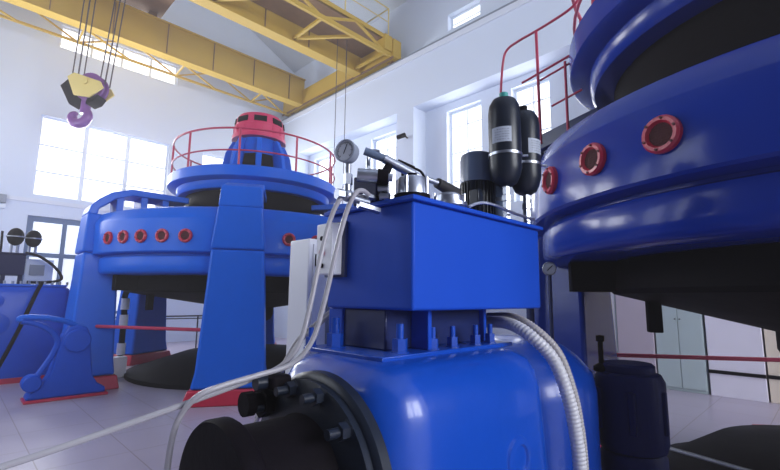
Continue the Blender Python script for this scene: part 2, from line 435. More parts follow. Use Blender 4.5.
for k in (-.13, .05):
    m = MB(); m.lathe(T(243, 212, k), n, [(.08, 0), (.37, 0), (.40, .01), (.37, .04), (.40, .075), (.37, .08), (.08, .08)], 28, close=True)
    m.build('sheave', 'purple', t)
MB().cyl(T(243, 200, -.30), T(243, 200, .29), .07, seg=16).build('pin', 'yellow_pale', t)
MB().cyl(T(225, 262), T(222, 345), .12, .12, seg=16).build('shank', 'purple', t)
hp = [(222,318),(236,338),(238,362),(222,386),(196,394),(170,384),(163,362),(174,346),(186,344)]
pts = spline([T(x, z) for x, z in hp], 5); NP = len(pts)
MB().tube(pts, .12, 12, rf=lambda i: .09+.045*math.sin(PI*min(1, i/NP*1.05)) - .05*max(0, i/NP-.8)/.2).build('hook', 'purple', t)
for zx, zy in ((153, 172), (168, 165), (183, 160), (292, 190), (304, 194), (318, 200)):
    for k in ((-.1, .1) if zx not in (168, 304) else (0,)):
        a = T(zx, zy, k)
        MB().cyl(a, (a.x+(.10 if zx < 250 else .22), a.y-.05, 11.45), .017, seg=6).build('rope', 'rope', t)

# pendant control cables hanging from the crane
for k, (x, y) in enumerate(((8.35, 11.0), (8.75, 11.0))):
    o = MB().cyl((x, y, 2.9), (x, y, 10.42), .012, seg=6).build('pendant_cable', 'rope', base=(x, y, 10.42))
    tag(o, ['thin dark cable hanging from the crane walkway, left one behind the round gauge',
            'thin dark cable hanging from the crane walkway, right one behind the round gauge'][k], 'cable', 'cables hanging from the crane')
# ------------------------------------------------------------------ hydro generators
def generator(c, R, Rd, pillars, ports, label, blue, arms, motor=True, rails=True, rail_posts=10, hub_r=.55, zb=2.07, arch=True, drum=True):
    zd = 3.95 if motor else 3.90
    tp = 0.0 if motor else .10
    t = thing('generator', (c[0], c[1], 0), label, 'generator')
    C0 = (c[0], c[1], 0)
    # main ring (thick annular frame)
    prof = [(R-.75, zb), (R-.17, zb), (R-.13, zb+.02), (R-.105, zb+.06), (R-.10, zb+.12), (R-.10, zb+.26), (R-.115, zb+.30), (R-.16, zb+.32), (R-.16, zb+.345),
            (R-.02, zb+.36), (R, zb+.38), (R, zb+.94-tp), (R-.008, zb+.955-tp), (R-.095, zb+1.13-tp), (R-.11, zb+1.14-tp), (R-.36, zb+1.21-tp), (R-.75, zb+1.21-tp)]
    MB().lathe(C0, (0,0,1), prof, 96, close=True).build('ring_frame', blue, t, sharp=32)
    if drum:
        MB().lathe(C0, (0,0,1), [(R-.76, zb+.12), (R-.76, zb+1.0), (Rd*.80, zb+1.05), (Rd*.80, zd)], 64).build('stator_drum', 'black', t)  # black stands in for the shade between ring and platform
        for k in range(12 if motor else 0):
            a = k*30+8
            p = radial(c, a, Rd*.80+.16, 0, 3.28)
            m = MB(); loft_box(m, c, a, [(zb+1.2, Rd*.8, Rd*.8+.30, .10), (3.50, Rd*.8, Rd*.8+.22, .10)])
            m.build('cooler_box', 'blue_dark', t, bevel=.01)
    # pillars with red feet and arched brackets
    for a in pillars:
        m = MB()
        loft_box(m, c, a, [(.24, R-.55, R+.26, .58), (.5, R-.52, R+.21, .53), (zb-.05, R-.48, R+.13, .45), (zb+.40, R-.47, R+.12, .43)])
        p = m.build('pillar', blue, t, bevel=.045, bseg=3)
        m = MB(); loft_box(m, c, a, [(zb+.405, R-.47, R+.135, .44), (zb+1.15, R-.5, R+.10, .36)])
        m.build('pillar_head', blue, p, bevel=.04, bseg=3)
        m = MB(); loft_box(m, c, a, [(0, R-.62, R+.33, .68), (.235, R-.58, R+.28, .61)])
        m.build('foot', 'red', t, bevel=.02)
        if arch:
            e = Vector((math.cos(rad(a)), math.sin(rad(a)), 0)); tt = Vector((-e.y, e.x, 0))
            def P(r, z, w): return Vector(C0)+e*r+tt*w+Vector((0,0,z))
            zt = 3.79
            outer = [(R+.10, zb+1.14), (R+.06, zb+1.30), (R-.06, zb+1.44), (R-.26, zt-.12), (R-.60, zt), (Rd*.85, zt)]
            inner = [(R-.06, zb+1.14), (R-.08, zb+1.26), (R-.18, zb+1.34), (R-.34, zt-.24), (R-.62, zt-.13), (Rd*.85, zt-.13)]
            ring = lambda q, w0, w1: None
            m = MB()
            R_ = []
            for (ro, zo), (ri, zi) in zip(outer, inner):
                R_.append([P(ro, zo, -.34), P(ro, zo, .34), P(ri, zi, .34), P(ri, zi, -.34)])
            m.rings(R_)
            b = m.build('arch_bracket', blue, t, bevel=.02)
            m = MB()
            for rr in (R-.42, R-.85, R-1.25):
                if rr > Rd*.85:
                    m.hexa([P(rr-.06, zb+1.1, -.30), P(rr+.06, zb+1.1, -.30), P(rr+.06, zb+1.1, .30), P(rr-.06, zb+1.1, .30),
                            P(rr-.06, zt-.12, -.30), P(rr+.06, zt-.12, -.30), P(rr+.06, zt-.12, .30), P(rr-.06, zt-.12, .30)])
            m.box if False else None
            m.build('arch_web', blue, b, bevel=.01)
            if abs(a-238.5) < 1:   # closed front of the bracket facing the aisle
                m = MB(); loft_box(m, c, a, [(zb+1.15, R-.5, R+.10, .36), (zt-.20, R-.5, R+.03, .335)])
                m.build('bracket_front', blue, b, bevel=.02)
    # portholes
    for a in ports:
        z = 2.70; o = radial(c, a, R-.01, 0, z); ax = (math.cos(rad(a)), math.sin(rad(a)), 0)
        h = MB().lathe(o, ax, [(.072, 0), (.118, 0), (.118, .035), (.105, .052), (.085, .052), (.076, .036), (.072, .03)], 28, close=True).build('porthole', 'red', t)
        MB().lathe(o, ax, [(.08, .0), (.08, .024)], 24).build('grille', 'mesh_dark', h)
        g = MB(); tx = Vector((-ax[1], ax[0], 0)); oo = Vector(o)+Vector(ax)*.028
        for k in range(-4, 5):
            L = math.sqrt(max(0, .078**2-(k*.017)**2))
            g.bar(oo+Vector((0,0,k*.017))-tx*L, oo+Vector((0,0,k*.017))+tx*L, .004, .005)
            g.bar(oo+tx*k*.017-Vector((0,0,L)), oo+tx*k*.017+Vector((0,0,L)), .005, .004)
        g.build('wire_mesh', 'mesh_dark', h, smooth=False)
        for k in range(6):
            q = Vector(o)+tx*.097*math.cos(k*PI/3+.3)+Vector((0,0,.097*math.sin(k*PI/3+.3)))
            MB().cyl(q+Vector(ax)*.05, q+Vector(ax)*.06, .009, seg=6).build('screw', 'mesh_dark', h)
    # top platform
    MB().lathe(C0, (0,0,1), [(0, zd), (Rd-.24, zd), (Rd-.21, zd+.03), (Rd-.19, zd+.17), (Rd-.02, zd+.20), (Rd, zd+.22), (Rd, 4.37), (Rd-.03, 4.40), (0, 4.40)], 96).build('top_platform', blue, t, sharp=40)
    if motor:
        MB().lathe(C0, (0,0,1), [(0, 4.38), (.86, 4.38), (.86, 4.46), (.60, 4.48), (.50, 5.56), (.0, 5.56)], 32).build('exciter_base', blue, t)
        for k in range(8):
            a = k*45+18
            m = MB(); loft_box(m, c, a, [(4.46, .60, .92, .06), (5.2, .55, .78, .06), (5.5, .50, .63, .06)])
            m.build('rib', blue, t, bevel=.01)
            m = MB(); loft_box(m, c, a+22.5, [(4.56, .5, .605, .17), (5.12, .45, .545, .13)])
            m.build('opening', 'black', t)
        mo = MB().lathe(C0, (0,0,1), [(0, 5.54), (.66, 5.54), (.66, 5.63), (.62, 5.65), (.62, 5.88), (.60, 5.90), (.57, 6.10), (.52, 6.17), (.38, 6.21), (.0, 6.22)], 40).build('motor', 'red_motor', t)
        for k in range(8):
            m = MB(); loft_box(m, c, k*45+18, [(5.93, .45, .608, .15), (6.07, .45, .585, .15)])
            m.build('vent', 'black', mo)
        for k in range(16):
            p = radial(c, k*22.5, .605, 0, 5.3)
            m = MB(); loft_box(m, c, k*22.5+3, [(5.68, .60, .635, .02), (5.86, .60, .635, .02)]); m.build('fin', 'red_motor', mo)
    if rails:
        Rr = Rd-.07
        rl = MB().tube(arc(c, Rr, 5.20, 0, 360, 64)[:-1], .022, 8, closed=True).build('top_rail', 'red_rail', t)
        MB().tube(arc(c, Rr, 4.72, 0, 360, 64)[:-1], .018, 8, closed=True).build('middle_rail', 'red_rail', t)
        for k in range(rail_posts):
            p = radial(c, 15+k*360/rail_posts, Rr, 0, 4.39)
            MB().cyl(p, p+Vector((0,0,.82)), .024, seg=8).build('rail_post', 'red_rail', t)
    # lower bracket arms, hub, shaft and turbine cover
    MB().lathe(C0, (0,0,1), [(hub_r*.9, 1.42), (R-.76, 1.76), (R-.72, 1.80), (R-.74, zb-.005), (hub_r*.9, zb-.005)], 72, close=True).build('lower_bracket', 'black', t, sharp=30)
    for a in arms:
        m = MB(); loft_box(m, c, a, [(1.40, R-1.14, R-1.02, .055), (1.82, R-1.14, R-1.02, .055)])
        m.build('brake_block', 'black', t, bevel=.01)
        m = MB(); loft_box(m, c, a, [(1.78, R-.8, R-.35, .22), (zb+.05, R-.8, R-.35, .22)])
        m.build('bracket_lug', 'black', t, bevel=.01)
    MB().lathe(C0, (0,0,1), [(0, 1.08), (hub_r*.6, 1.08), (hub_r*.9, 1.16), (hub_r, 1.28), (hub_r, 2.2), (0, 2.2)], 40).build('bearing_hub', 'black', t)
    MB().cyl((c[0], c[1], .4), (c[0], c[1], 1.12), .2, seg=24).build('shaft', 'steel', t)
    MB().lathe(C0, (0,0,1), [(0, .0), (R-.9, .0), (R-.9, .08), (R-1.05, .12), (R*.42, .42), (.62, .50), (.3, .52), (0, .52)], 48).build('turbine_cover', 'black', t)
    return t

GL = (5.2, 10.0)
genL = generator(GL, 3.40, 2.0, [238.5, 178.5, 118.5, 58.5, 358.5, 298.5], [195.8, 202.8, 209.6, 216.6, 223.6, 252.6, 261.4, 268.8, 276, 283.4],
                 'whole blue hydro generator with red motor on top in the middle distance', 'blue_bright', [186, 310, 60], rail_posts=10)
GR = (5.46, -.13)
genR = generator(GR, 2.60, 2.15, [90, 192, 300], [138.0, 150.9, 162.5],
                 'very large shade-darkened blue hydro generator close by, cut off by the right edge', 'blue_shaded', [116, 250], motor=False, rail_posts=9)

# red guard rails between pillars
def guard_rail(a, b, z, r, name, label):
    o = MB().tube([a, b], r, 10).build(name, 'red_rail', base=a); return tag(o, label, 'rail')
pa = radial(GL, 186.5, 3.25, 0, 1.12); pb = radial(GL, 234, 3.25, 0, 1.12)
guard_rail(pa, pb, 1.1, .03, 'guard_rail', 'red bar across the opening between two pillars of the distant generator')
t = thing('guard_rail', (6.9, .35, 0), 'dark red guard rail running low across in front of the cupboards', 'rail')
MB().tube([(6.3, 2.334, .97), (8.2, -.30, .97)], .028, 10).build('bar', 'red_rail', t)
MB().cyl((6.3, 2.334, 0), (6.3, 2.334, .99), .03, seg=10).build('post', 'red_rail', t)
MB().cyl((8.2, -.30, 0), (8.2, -.30, .99), .03, seg=10).build('post', 'red_rail', t)

# thin black railing beyond the distant generator
t = thing('pit_railing', (4.6, 14.6, 0), 'thin black railing seen through the opening under the distant generator', 'rail')
MB().tube([(2.6, 14.6, 1.05), (7.2, 14.6, 1.05)], .022, 8).build('top_rail', 'black', t)
MB().tube(spline([(3.4, 14.55, .86), (3.1, 14.5, .92), (3.4, 14.45, .98), (6.5, 14.4, .98)], 6), .016, 8).build('middle_rail', 'black', t)
for x in (2.8, 4.35, 5.8, 7.0):
    MB().cyl((x, 14.6, 0), (x, 14.6, 1.07), .022, seg=8).build('post', 'black', t)

# pipework standing inside the distant generator, next to its left pillar
t = thing('pipework', (2.75, 10.9, 0), 'dark pipes with pale valves standing beside the left pillar of the distant generator', 'pipes')
MB().tube(spline([(2.75, 10.9, 0), (2.75, 10.9, 1.2), (2.74, 10.92, 1.7), (2.95, 10.95, 2.0), (3.3, 11.0, 2.05)], 6), .06, 10).build('pipe', 'black', t)
for z in (.55, 1.15, 1.5):
    MB().cyl((2.75, 10.9, z-.12), (2.75, 10.9, z+.12), .085, seg=12).build('valve', 'white', t)
MB().box(2.55, 2.8, 10.55, 10.75, 0, .42).build('valve_box', 'white', t, bevel=.02)

# ------------------------------------------------------------------ stairs and red railing of the right generator
t = thing('access_stair', (4.6, 2.1, 3.4), 'red tube handrail and blue step rising to the platform of the near generator', 'stair')
X = 4.60
rr = .015
MB().tube(spline([(X, 2.72, 3.9), (X, 2.70, 4.25), (X, 2.66, 4.62), (X, 2.60, 4.765), (X, 2.45, 4.815), (X, 2.212, 4.846), (X, 1.98, 4.885), (X, 1.80, 4.93), (X, 1.71, 5.0), (X, 1.68, 5.15)], 5), rr, 10).build('handrail', 'red_rail', t)
MB().tube([(X, 2.413, 4.263), (X, 1.70, 4.405)], rr*.9, 10).build('middle_rail', 'red_rail', t)
MB().tube([(X+.03, 2.2, 4.23), (X+.03, 1.70, 4.34)], rr*.8, 10).build('middle_rail', 'red_rail', t)
MB().cyl((X, 2.205, 3.45), (X, 2.212, 4.85), rr*1.15, seg=10).build('post', 'red_rail', t)
MB().cyl((X, 1.89, 3.50), (X, 1.888, 4.33), rr, seg=10).build('post', 'red_rail', t)
MB().tube([(X, 2.06, 3.86), (X, 1.72, 3.94)], rr*.8, 8).build('lower_rail', 'red_rail', t)
MB().bar((X+.05, 2.55, 3.40), (X+.05, 1.55, 3.62), .10, .17).build('stringer', 'blue_dark', t, bevel=.01)
MB().bar((X+.42, 2.55, 3.40), (X+.42, 1.70, 3.587), .08, .17).build('stringer', 'blue_dark', t, bevel=.01)
for k in range(3):
    y = 2.45-.3*k; MB().box(X+.1, X+.38, y-.12, y+.12, 3.43+.066*k, 3.46+.066*k).build('tread', 'blue_dark', t)
MB().cyl((X+.24, 2.53, 0), (X+.24, 2.53, 3.44), .045, seg=12).build('support', 'blue_dark', t)
# ------------------------------------------------------------------ foreground governor
# cast casing
t = thing('governor_casing', (1.55, 1.4, 0), 'large glossy blue cast casing in the foreground beneath the blue tank', 'machine casing')
m = MB()
def rrect(x0, x1, y0, y1, z, r, n=6):
    out = []
    for cx, cy, a0 in ((x1-r, y1-r, 0), (x0+r, y1-r, 90), (x0+r, y0+r, 180), (x1-r, y0+r, 270)):
        for k in range(n+1):
            a = rad(a0+90*k/n); out.append((cx+r*math.cos(a), cy+r*math.sin(a), z))
    return out
L = [(0, .0, .19), (.5, .0, .20), (.95, -.012, .21), (1.20, .0, .21), (1.30, .008, .20), (1.37, .03, .17), (1.42, .065, .12), (1.452, .115, .10), (1.465, .16, .08)]
m.rings([rrect(.985+i, 2.12-i,   .985+i, 1.76-i, z, r+.0) for z, i, r in L])
body = m.build('body', 'blue_cast', t, sharp=60)
MB().lathe((1.735, .99, 1.045), (0,-1,0), [(0, -.02), (.098, -.02), (.098, .006), (.088, .018), (.062, .022), (.056, .014), (0, .014)], 32).build('boss', 'blue_cast', t)
m = MB(); m.lathe((2.65, 1.55, 0), (0,0,1), [(0, 0), (.52, 0), (.52, 1.14), (.50, 1.26), (.42, 1.35), (.34, 1.41), (.2, 1.45), (0, 1.46)], 48).build('rear_dome', 'blue_cast', t)
MB().box(1.15, 2.08, 1.19, 1.70, 1.462, 1.482).build('base_plate', 'blue_cast', t, bevel=.004)
for x, y, s in ((1.22, 1.56, 1.25), (1.31, 1.255, 1.1), (1.51, 1.25, .9), (1.645, 1.245, .9), (1.82, 1.24, .9), (1.955, 1.245, .9), (1.17, 1.67, .8)):
    m = MB().cyl((x, y, 1.48), (x, y, 1.48+.105*s), .0145*s, seg=12)
    st = m.build('stud', 'blue_cast', t)
    m = MB().lathe((x, y, 1.482), (0,0,1), [(0,0), (.036*s, 0), (.036*s, .004), (.029*s, .006), (.029*s, .05*s), (0, .05*s)], 6)
    m.build('nut', 'blue_cast', st, sharp=20)

# black servo cylinder on the casing's face
Y, Z = 1.31, 1.08
t = thing('servo_cylinder', (.75, Y, Z), 'big black flanged cylinder sticking out of the foreground casing at bottom left', 'cylinder')
MB().lathe((.985, Y, Z), (-1,0,0), [(0, 0), (.358, 0), (.358, .035), (.348, .045), (.333, .048), (.335, .075), (.29, .085), (.25, .09), (0, .09)], 72).build('flange', 'black_gloss', t)
MB().lathe((.92, Y, Z), (-1,0,0), [(0, -.02), (.232, -.02), (.228, .02), (.222, .05), (.222, .29), (0, .29)], 56).build('barrel', 'black', t)
MB().lathe((.635, Y, Z), (-1,0,0), [(0, -.02), (.250, -.02), (.257, -.01), (.257, .035), (.250, .045), (.12, .048), (0, .048)], 56).build('end_cap', 'black', t)
for k in range(12):
    a = rad(15+30*k); yy, zz = Y+.305*math.cos(a), Z+.305*math.sin(a)
    s = MB().cyl((.915, yy, zz), (.835, yy, zz), .016, seg=12).build('stud', 'black_gloss', t)
    MB().lathe((.912, yy, zz), (-1,0,0), [(0, 0), (.034, 0), (.034, .004), (.028, .007), (.028, .036), (0, .036)], 6).build('nut', 'black_gloss', s, sharp=20)
# side fitting with knurled end
p = Vector((.91, 1.55, 1.31))
f = MB().cyl(p, p+Vector((-.075, 0, 0)), .036, seg=18).build('side_fitting', 'black', t)
MB().cyl(p+Vector((-.075,0,0)), p+Vector((-.11,0,0)), .044, seg=14).build('knob', 'black', f, sharp=15)
MB().cyl(p+Vector((.0,0,0)), p+Vector((-.045,0,0)), .058, seg=6).build('hex', 'black', f, sharp=20)
MB().box(.84, .92, 1.42, 1.54, 1.37, 1.42).build('valve_block', 'black', f, bevel=.012)
MB().cyl((.86, 1.47, 1.395), (.80, 1.47, 1.395), .024, seg=14).build('plug', 'black_gloss', f)

# ------------------------------------------------------------------ oil tank
TX0, TX1, TY0, TY1, TZ0, TZ1 = 1.270, 2.325, 1.150, 1.695, 1.650, 2.085
t = thing('oil_tank', (1.8, 1.4, 1.482), 'rectangular blue oil tank with overhanging lid in the centre foreground', 'tank')
MB().box(TX0, TX1, TY0, TY1, TZ0, TZ1).build('tank_body', 'blue_tank', t, bevel=.012, bseg=3)
MB().box(TX0-.02, TX1+.022, TY0-.02, TY1+.02, TZ1, TZ1+.020).build('lid', 'blue_tank', t, bevel=.004)
MB().box(TX0+.03, TX1-.30, TY0+.18, TY1-.02, 1.4825, TZ0).build('stand', 'blue_dark', t, bevel=.006)
for x, y in ((1.47, 1.23), (2.0, 1.30), (1.30, 1.60)):
    MB().box(x-.012, x+.012, y, y+.10, 1.4825, TZ0).build('support_plate', 'blue_tank', t, bevel=.004)

# electrical box on the tank's side
t = thing('switch_box', (1.235, 1.59, 1.92), 'small pale switch box fixed to the left side of the blue tank', 'box')
MB().box(1.195, 1.262, 1.575, 1.69, 1.80, 2.035).build('case', 'white', t, bevel=.006)
MB().box(1.255, 1.268, 1.55, 1.70, 1.79, 2.045).build('backplate', 'blue_dark', t)
MB().lathe((1.196, 1.64, 1.90), (-1,0,0), [(0, 0), (.016, 0), (.014, .012), (0, .014)], 16).build('red_switch', 'red', t)['label'] = 'red rotary switch'
MB().lathe((1.196, 1.64, 1.84), (-1,0,0), [(0, 0), (.011, 0), (.011, .01), (0, .01)], 14).build('black_button', 'black', t)
MB().lathe((1.196, 1.64, 1.965), (-1,0,0), [(0, 0), (.011, 0), (.011, .01), (0, .01)], 14).build('black_button', 'black', t)

ZT = TZ1+.0205
# manifold block with solenoid valves
t = thing('valve_manifold', (1.27, 1.36, ZT), 'dark blue valve block with chrome solenoids on the tank behind the gauge', 'valve block')
MB().box(1.252, 1.33, 1.345, 1.50, ZT, ZT+.135).build('block', 'navy', t, bevel=.006)
MB().cyl((1.17, 1.375, ZT+.105), (1.232, 1.315, ZT+.100), .029, seg=20).build('solenoid', 'chrome', t)
MB().cyl((1.23, 1.317, ZT+.100), (1.264, 1.287, ZT+.097), .033, seg=20).build('solenoid_cap', 'black', t)
MB().cyl((1.262, 1.289, ZT+.097), (1.278, 1.274, ZT+.096), .017, seg=14).build('solenoid_nut', 'chrome', t)
for yy in (1.352, 1.376):
    MB().cyl((1.256, yy+.002, ZT+.018), (1.205, yy, ZT+.018), .0135, seg=6).build('hose_connector', 'chrome', t, sharp=20)
MB().cyl((1.29, 1.36, ZT+.10), (1.33, 1.35, ZT+.175), .024, .018, seg=14).build('riser', 'black', t)
MB().cyl((1.245, 1.42, ZT+.240), (1.33, 1.36, ZT+.205), .018, seg=20).build('upper_solenoid', 'grey_motor', t)
MB().cyl((1.318, 1.369, ZT+.210), (1.44, 1.30, ZT+.150), .021, seg=20).build('upper_sleeve', 'chrome', t)
MB().cyl((1.38, 1.345, ZT+.205), (1.45, 1.31, ZT+.18), .013, seg=12).build('cable_gland', 'black', t)
MB().tube(spline([(1.44, 1.315, ZT+.185), (1.475, 1.285, ZT+.165), (1.49, 1.27, ZT+.11), (1.49, 1.27, ZT+.05)], 6), .006, 8).build('lead', 'black', t)
MB().tube(spline([(1.30, 1.455, ZT+.04), (1.30, 1.455, ZT+.16), (1.30, 1.455, ZT+.235), (1.31, 1.45, ZT+.262), (1.34, 1.42, ZT+.262)], 5), .009, 8).build('bent_tube', 'chrome', t)
MB().cyl((1.30, 1.455, ZT+.12), (1.30, 1.455, ZT+.18), .014, seg=6).build('tube_nut', 'chrome', t, sharp=20)
for x, y, z in ((1.255, 1.325, .02), (1.25, 1.33, .055)):
    MB().cyl((x, y, ZT+z), (x+.022, y-.035, ZT+z-.003), .017, seg=12).build('fitting', 'chrome', t)
MB().box(1.255, 1.29, 1.305, 1.34, ZT, ZT+.06).build('foot_block', 'black', t, bevel=.004)

# pressure gauge
g = Vector((1.085, 1.352, 2.288))
t = thing('pressure_gauge', (1.12, 1.38, 2.1), 'round white-faced pressure gauge on a chrome stem at the corner of the blue tank', 'gauge')
ax = Vector((-.95, -.31, .03)).normalized()
MB().lathe(g-ax*.045, ax, [(0, .008), (.040, .008), (.044, .012), (.044, .044), (.048, .046), (.048, .055), (.043, .057), (.041, .050), (0, .050)], 40).build('housing', 'grey', t)
MB().lathe(g, ax, [(0, .0), (.041, .0), (.041, .007), (0, .007)], 36).build('dial', 'dial', t)
e1 = Vector((0,0,1)).cross(ax).normalized(); e2 = ax.cross(e1)
m = MB()
for k in range(31):
    a = rad(-135+k*9)+PI/2; d = e1*math.cos(a)*-1+e2*math.sin(a); L0 = .028 if k % 5 == 0 else .032
    m.bar(g+ax*.0076+d*L0, g+ax*.0076+d*.037, .0016, .0008, upv=ax)
m.build('scale_marks', 'black', t, smooth=False)
d = (e1*.35+e2*.9).normalized()
MB().bar(g+ax*.009-d*.014, g+ax*.009+d*.030, .0028, .0012, upv=ax).build('needle', 'black', t, smooth=False)
st = g-ax*.02+Vector((0,0,-.05))
MB().cyl(st, st+Vector((0,0,-.045)), .013, seg=14).build('neck', 'steel', t)
MB().cyl(st+Vector((0,0,-.04)), st+Vector((0,0,-.085)), .020, seg=6).build('hex_nut', 'chrome', t, sharp=20)
MB().cyl(st+Vector((0,0,-.085)), st+Vector((0,0,-.125)), .015, seg=14).build('stem', 'chrome', t)
q = st+Vector((0,0,-.13))
MB().ball(q, .026, 14).build('elbow', 'chrome', t)
MB().cyl(q+Vector((-.035, .005, 0)), q+Vector((.11, -.0, -.012)), .018, seg=12).build('cross_pipe', 'chrome', t)
MB().cyl(q+Vector((-.05, .007, 0)), q+Vector((-.02, .003, 0)), .023, seg=6).build('end_nut', 'steel', t, sharp=20)
MB().cyl(q+Vector((.05, -.01, -.03)), q+Vector((.15, -.03, -.045)), .016, seg=6).build('lower_nut', 'chrome', t, sharp=20)

# filler cap and return filter
c = Vector((1.372, 1.248, ZT))
t = thing('filter_housing', c, 'stubby chrome filter housing at the near corner of the tank lid', 'filter')
MB().lathe(c, (0,0,1), [(0, 0), (.074, 0), (.074, .03), (.066, .034), (.063, .098), (.056, .108), (.034, .112), (0, .114)], 32).build('body', 'chrome', t)
MB().lathe(c, (0,0,1), [(.074, .0), (.078, 0), (.078, .03), (.074, .03)], 32, close=True).build('gasket', 'black', t)
for k in range(4):
    a = rad(20+90*k); p = c+Vector((.066*math.cos(a), .066*math.sin(a), 0))
    MB().cyl(p+Vector((0,0,.01)), p+Vector((0,0,.105)), .010, seg=10).build('lug', 'chrome', t)
MB().cyl(c+Vector((-.0,.0,.105)), c+Vector((0,0,.128)), .022, seg=12).build('cap', 'black', t)
c = Vector((1.68, 1.285, ZT))
t = thing('filler_cap', c, 'flat chrome filler cap on the tank lid beneath the black pump handle', 'cap')
MB().lathe(c, (0,0,1), [(0, 0), (.065, 0), (.065, .03), (.088, .034), (.088, .05), (.07, .054), (.066, .085), (.058, .09), (0, .09)], 36).build('disc', 'chrome', t)
MB().lathe(c, (0,0,1), [(.0, .088), (.052, .088), (.048, .098), (.0, .10)], 30).build('top', 'steel', t)
for s in (-1, 1):
    MB().cyl(c+Vector((.05*s, -.05*s, .01)), c+Vector((.052*s, -.052*s, .10)), .008, seg=10).build('bolt', 'chrome', t)

# hand pump lever
t = thing('pump_lever', (1.55, 1.36, ZT), 'chrome hand pump lever with black rubber grip lying over the tank lid', 'lever')
a = Vector((1.465, 1.36, ZT+.178)); b = Vector((1.645, 1.33, ZT+.156)); c = Vector((1.81, 1.335, ZT+.128))
MB().cyl(a, b, .014, seg=14).build('rod', 'chrome', t)
MB().cyl(b, c, .026, .034, seg=16).build('grip', 'rubber', t, bevel=.004)
MB().lathe(a, (0.3,-.3,1), [(0, -.03), (.022, -.028), (.030, -.01), (.028, .02), (0, .026)], 16).build('pivot', 'black', t)
MB().cyl(a+Vector((.0, .03, -.178)), a+Vector((0,0,-.01)), .018, seg=12).build('pump_body', 'steel', t)

# electric motor
c = Vector((2.112, 1.408, ZT))
t = thing('electric_motor', c, 'upright dark finned electric motor on the tank left of the accumulators', 'motor')
MB().lathe(c, (0,0,1), [(0, 0), (.085, 0), (.092, .01), (.092, .26), (0, .26)], 36).build('body', 'black_gloss', t)
m = MB()
for k in range(28):
    a = 2*PI*k/28; m.bar(c+Vector((.091*math.cos(a), .091*math.sin(a), .02)), c+Vector((.091*math.cos(a), .091*math.sin(a), .25)), .006, .022, upv=(math.cos(a), math.sin(a), 0))
m.build('fins', 'black_gloss', t, smooth=False)
MB().lathe(c, (0,0,1), [(0, .255), (.099, .255), (.099, .39), (.092, .42), (.072, .432), (0, .435)], 36).build('fan_cover', 'grey_motor', t)
MB().box(c.x-.13, c.x-.08, c.y-.09, c.y-.03, c.z+.10, c.z+.19).build('terminal_box', 'black_gloss', t, bevel=.006)
c = Vector((2.266, 1.358, ZT))
t = thing('pump_canister', c, 'blue-grey cylinder standing on the tank beneath the accumulators', 'cylinder')
MB().lathe(c, (0,0,1), [(0, 0), (.06, 0), (.06, .01), (.053, .014), (.053, .28), (.04, .30), (0, .30)], 30).build('body', 'grey_motor', t)
MB().lathe(c, (0,0,1), [(.053, .16), (.057, .16), (.057, .18), (.053, .18)], 30, close=True).build('band', 'chrome', t)

# accumulators
def accumulator(c, zb, zt, R, label, cap, sticker):
    t = thing('accumulator', (c[0], c[1], ZT), label, 'accumulator', None)
    H = zt-zb
    MB().lathe((c[0], c[1], zb), (0,0,1), [(0, 0), (.03, 0), (.06, .018), (R*.85, .05), (R, .10), (R, H-.10), (R*.93, H-.055), (R*.72, H-.022), (.03, H-.008), (0, H-.008)], 44).build('vessel', 'black_gloss', t)
    MB().cyl((c[0], c[1], zt-.012), (c[0], c[1], zt+.022), .024, seg=16).build('cap', cap, t)
    MB().lathe((c[0], c[1], zb+.165), (0,0,1), [(R, 0), (R+.004, 0), (R+.004, .014), (R, .014)], 44, close=True).build('clamp_band', 'chrome', t)
    e = Vector((.62, -.78, 0)); p = Vector((c[0], c[1], zb+.172))+e*(R+.004)
    MB().cyl(p-Vector((.0,0,0)), p+e*.03, .007, seg=8).build('clamp_screw', 'chrome', t)
    # sticker: a curved patch hugging the vessel
    m = MB(); a0 = math.degrees(math.atan2(-c[1], -c[0])); R_ = []
    for k in range(9):
        a = rad(a0-48+sticker+k*9); d = Vector((math.cos(a), math.sin(a), 0))
        b = Vector((c[0], c[1], zb+H*.44))
        R_.append([b+d*(R-.001), b+d*(R+.0012), b+d*(R+.0012)+Vector((0,0,.085)), b+d*(R-.001)+Vector((0,0,.085))])
    m.rings(R_); s = m.build('sticker', 'label', t); 
    m = MB()
    for r in range(5):
        for k in range(6):
            a = rad(a0-36+sticker+k*9); a2 = a+rad(6 if (r*3+k) % 4 else 3)
            d1 = Vector((math.cos(a), math.sin(a), 0)); d2 = Vector((math.cos(a2), math.sin(a2), 0)); b = Vector((c[0], c[1], zb+H*.44+.014+.014*r))
            m.bar(b+d1*(R+.0018), b+d2*(R+.0018), .0012, .004)
    m.build('print_lines', 'grey', s, smooth=False)
    MB().cyl((c[0], c[1], ZT), (c[0], c[1], zb+.01), .013, seg=12).build('feed_pipe', 'chrome', t)
    for z0, z1, r in ((ZT+.0, ZT+.05, .019), (zb-.13, zb-.085, .022), (zb-.08, zb-.05, .026), (zb-.045, zb+.012, .020)):
        MB().cyl((c[0], c[1], z0), (c[0], c[1], z1), r, seg=6).build('hex_nut', 'chrome', t, sharp=20)
    return t
accumulator((2.09, 1.21), 2.305, 2.82, .088, 'taller black gas accumulator with teal cap and white sticker on the tank', 'teal', 0)
accumulator((2.285, 1.197), 2.290, 2.800, .088, 'second black accumulator at the right end of the tank, behind the teal-capped one', 'black', 62)
MB_ = MB().tube(spline([(1.80, 1.25, ZT+.05), (1.86, 1.22, ZT+.075), (1.95, 1.19, ZT+.07), (2.10, 1.165, ZT+.045), (2.28, 1.15, ZT+.035)], 6), .008, 8)
tag(MB_.build('oil_pipe', 'chrome', base=(1.8, 1.25, ZT)), 'thin chrome oil pipe running along the tank lid under the accumulators', 'pipe')

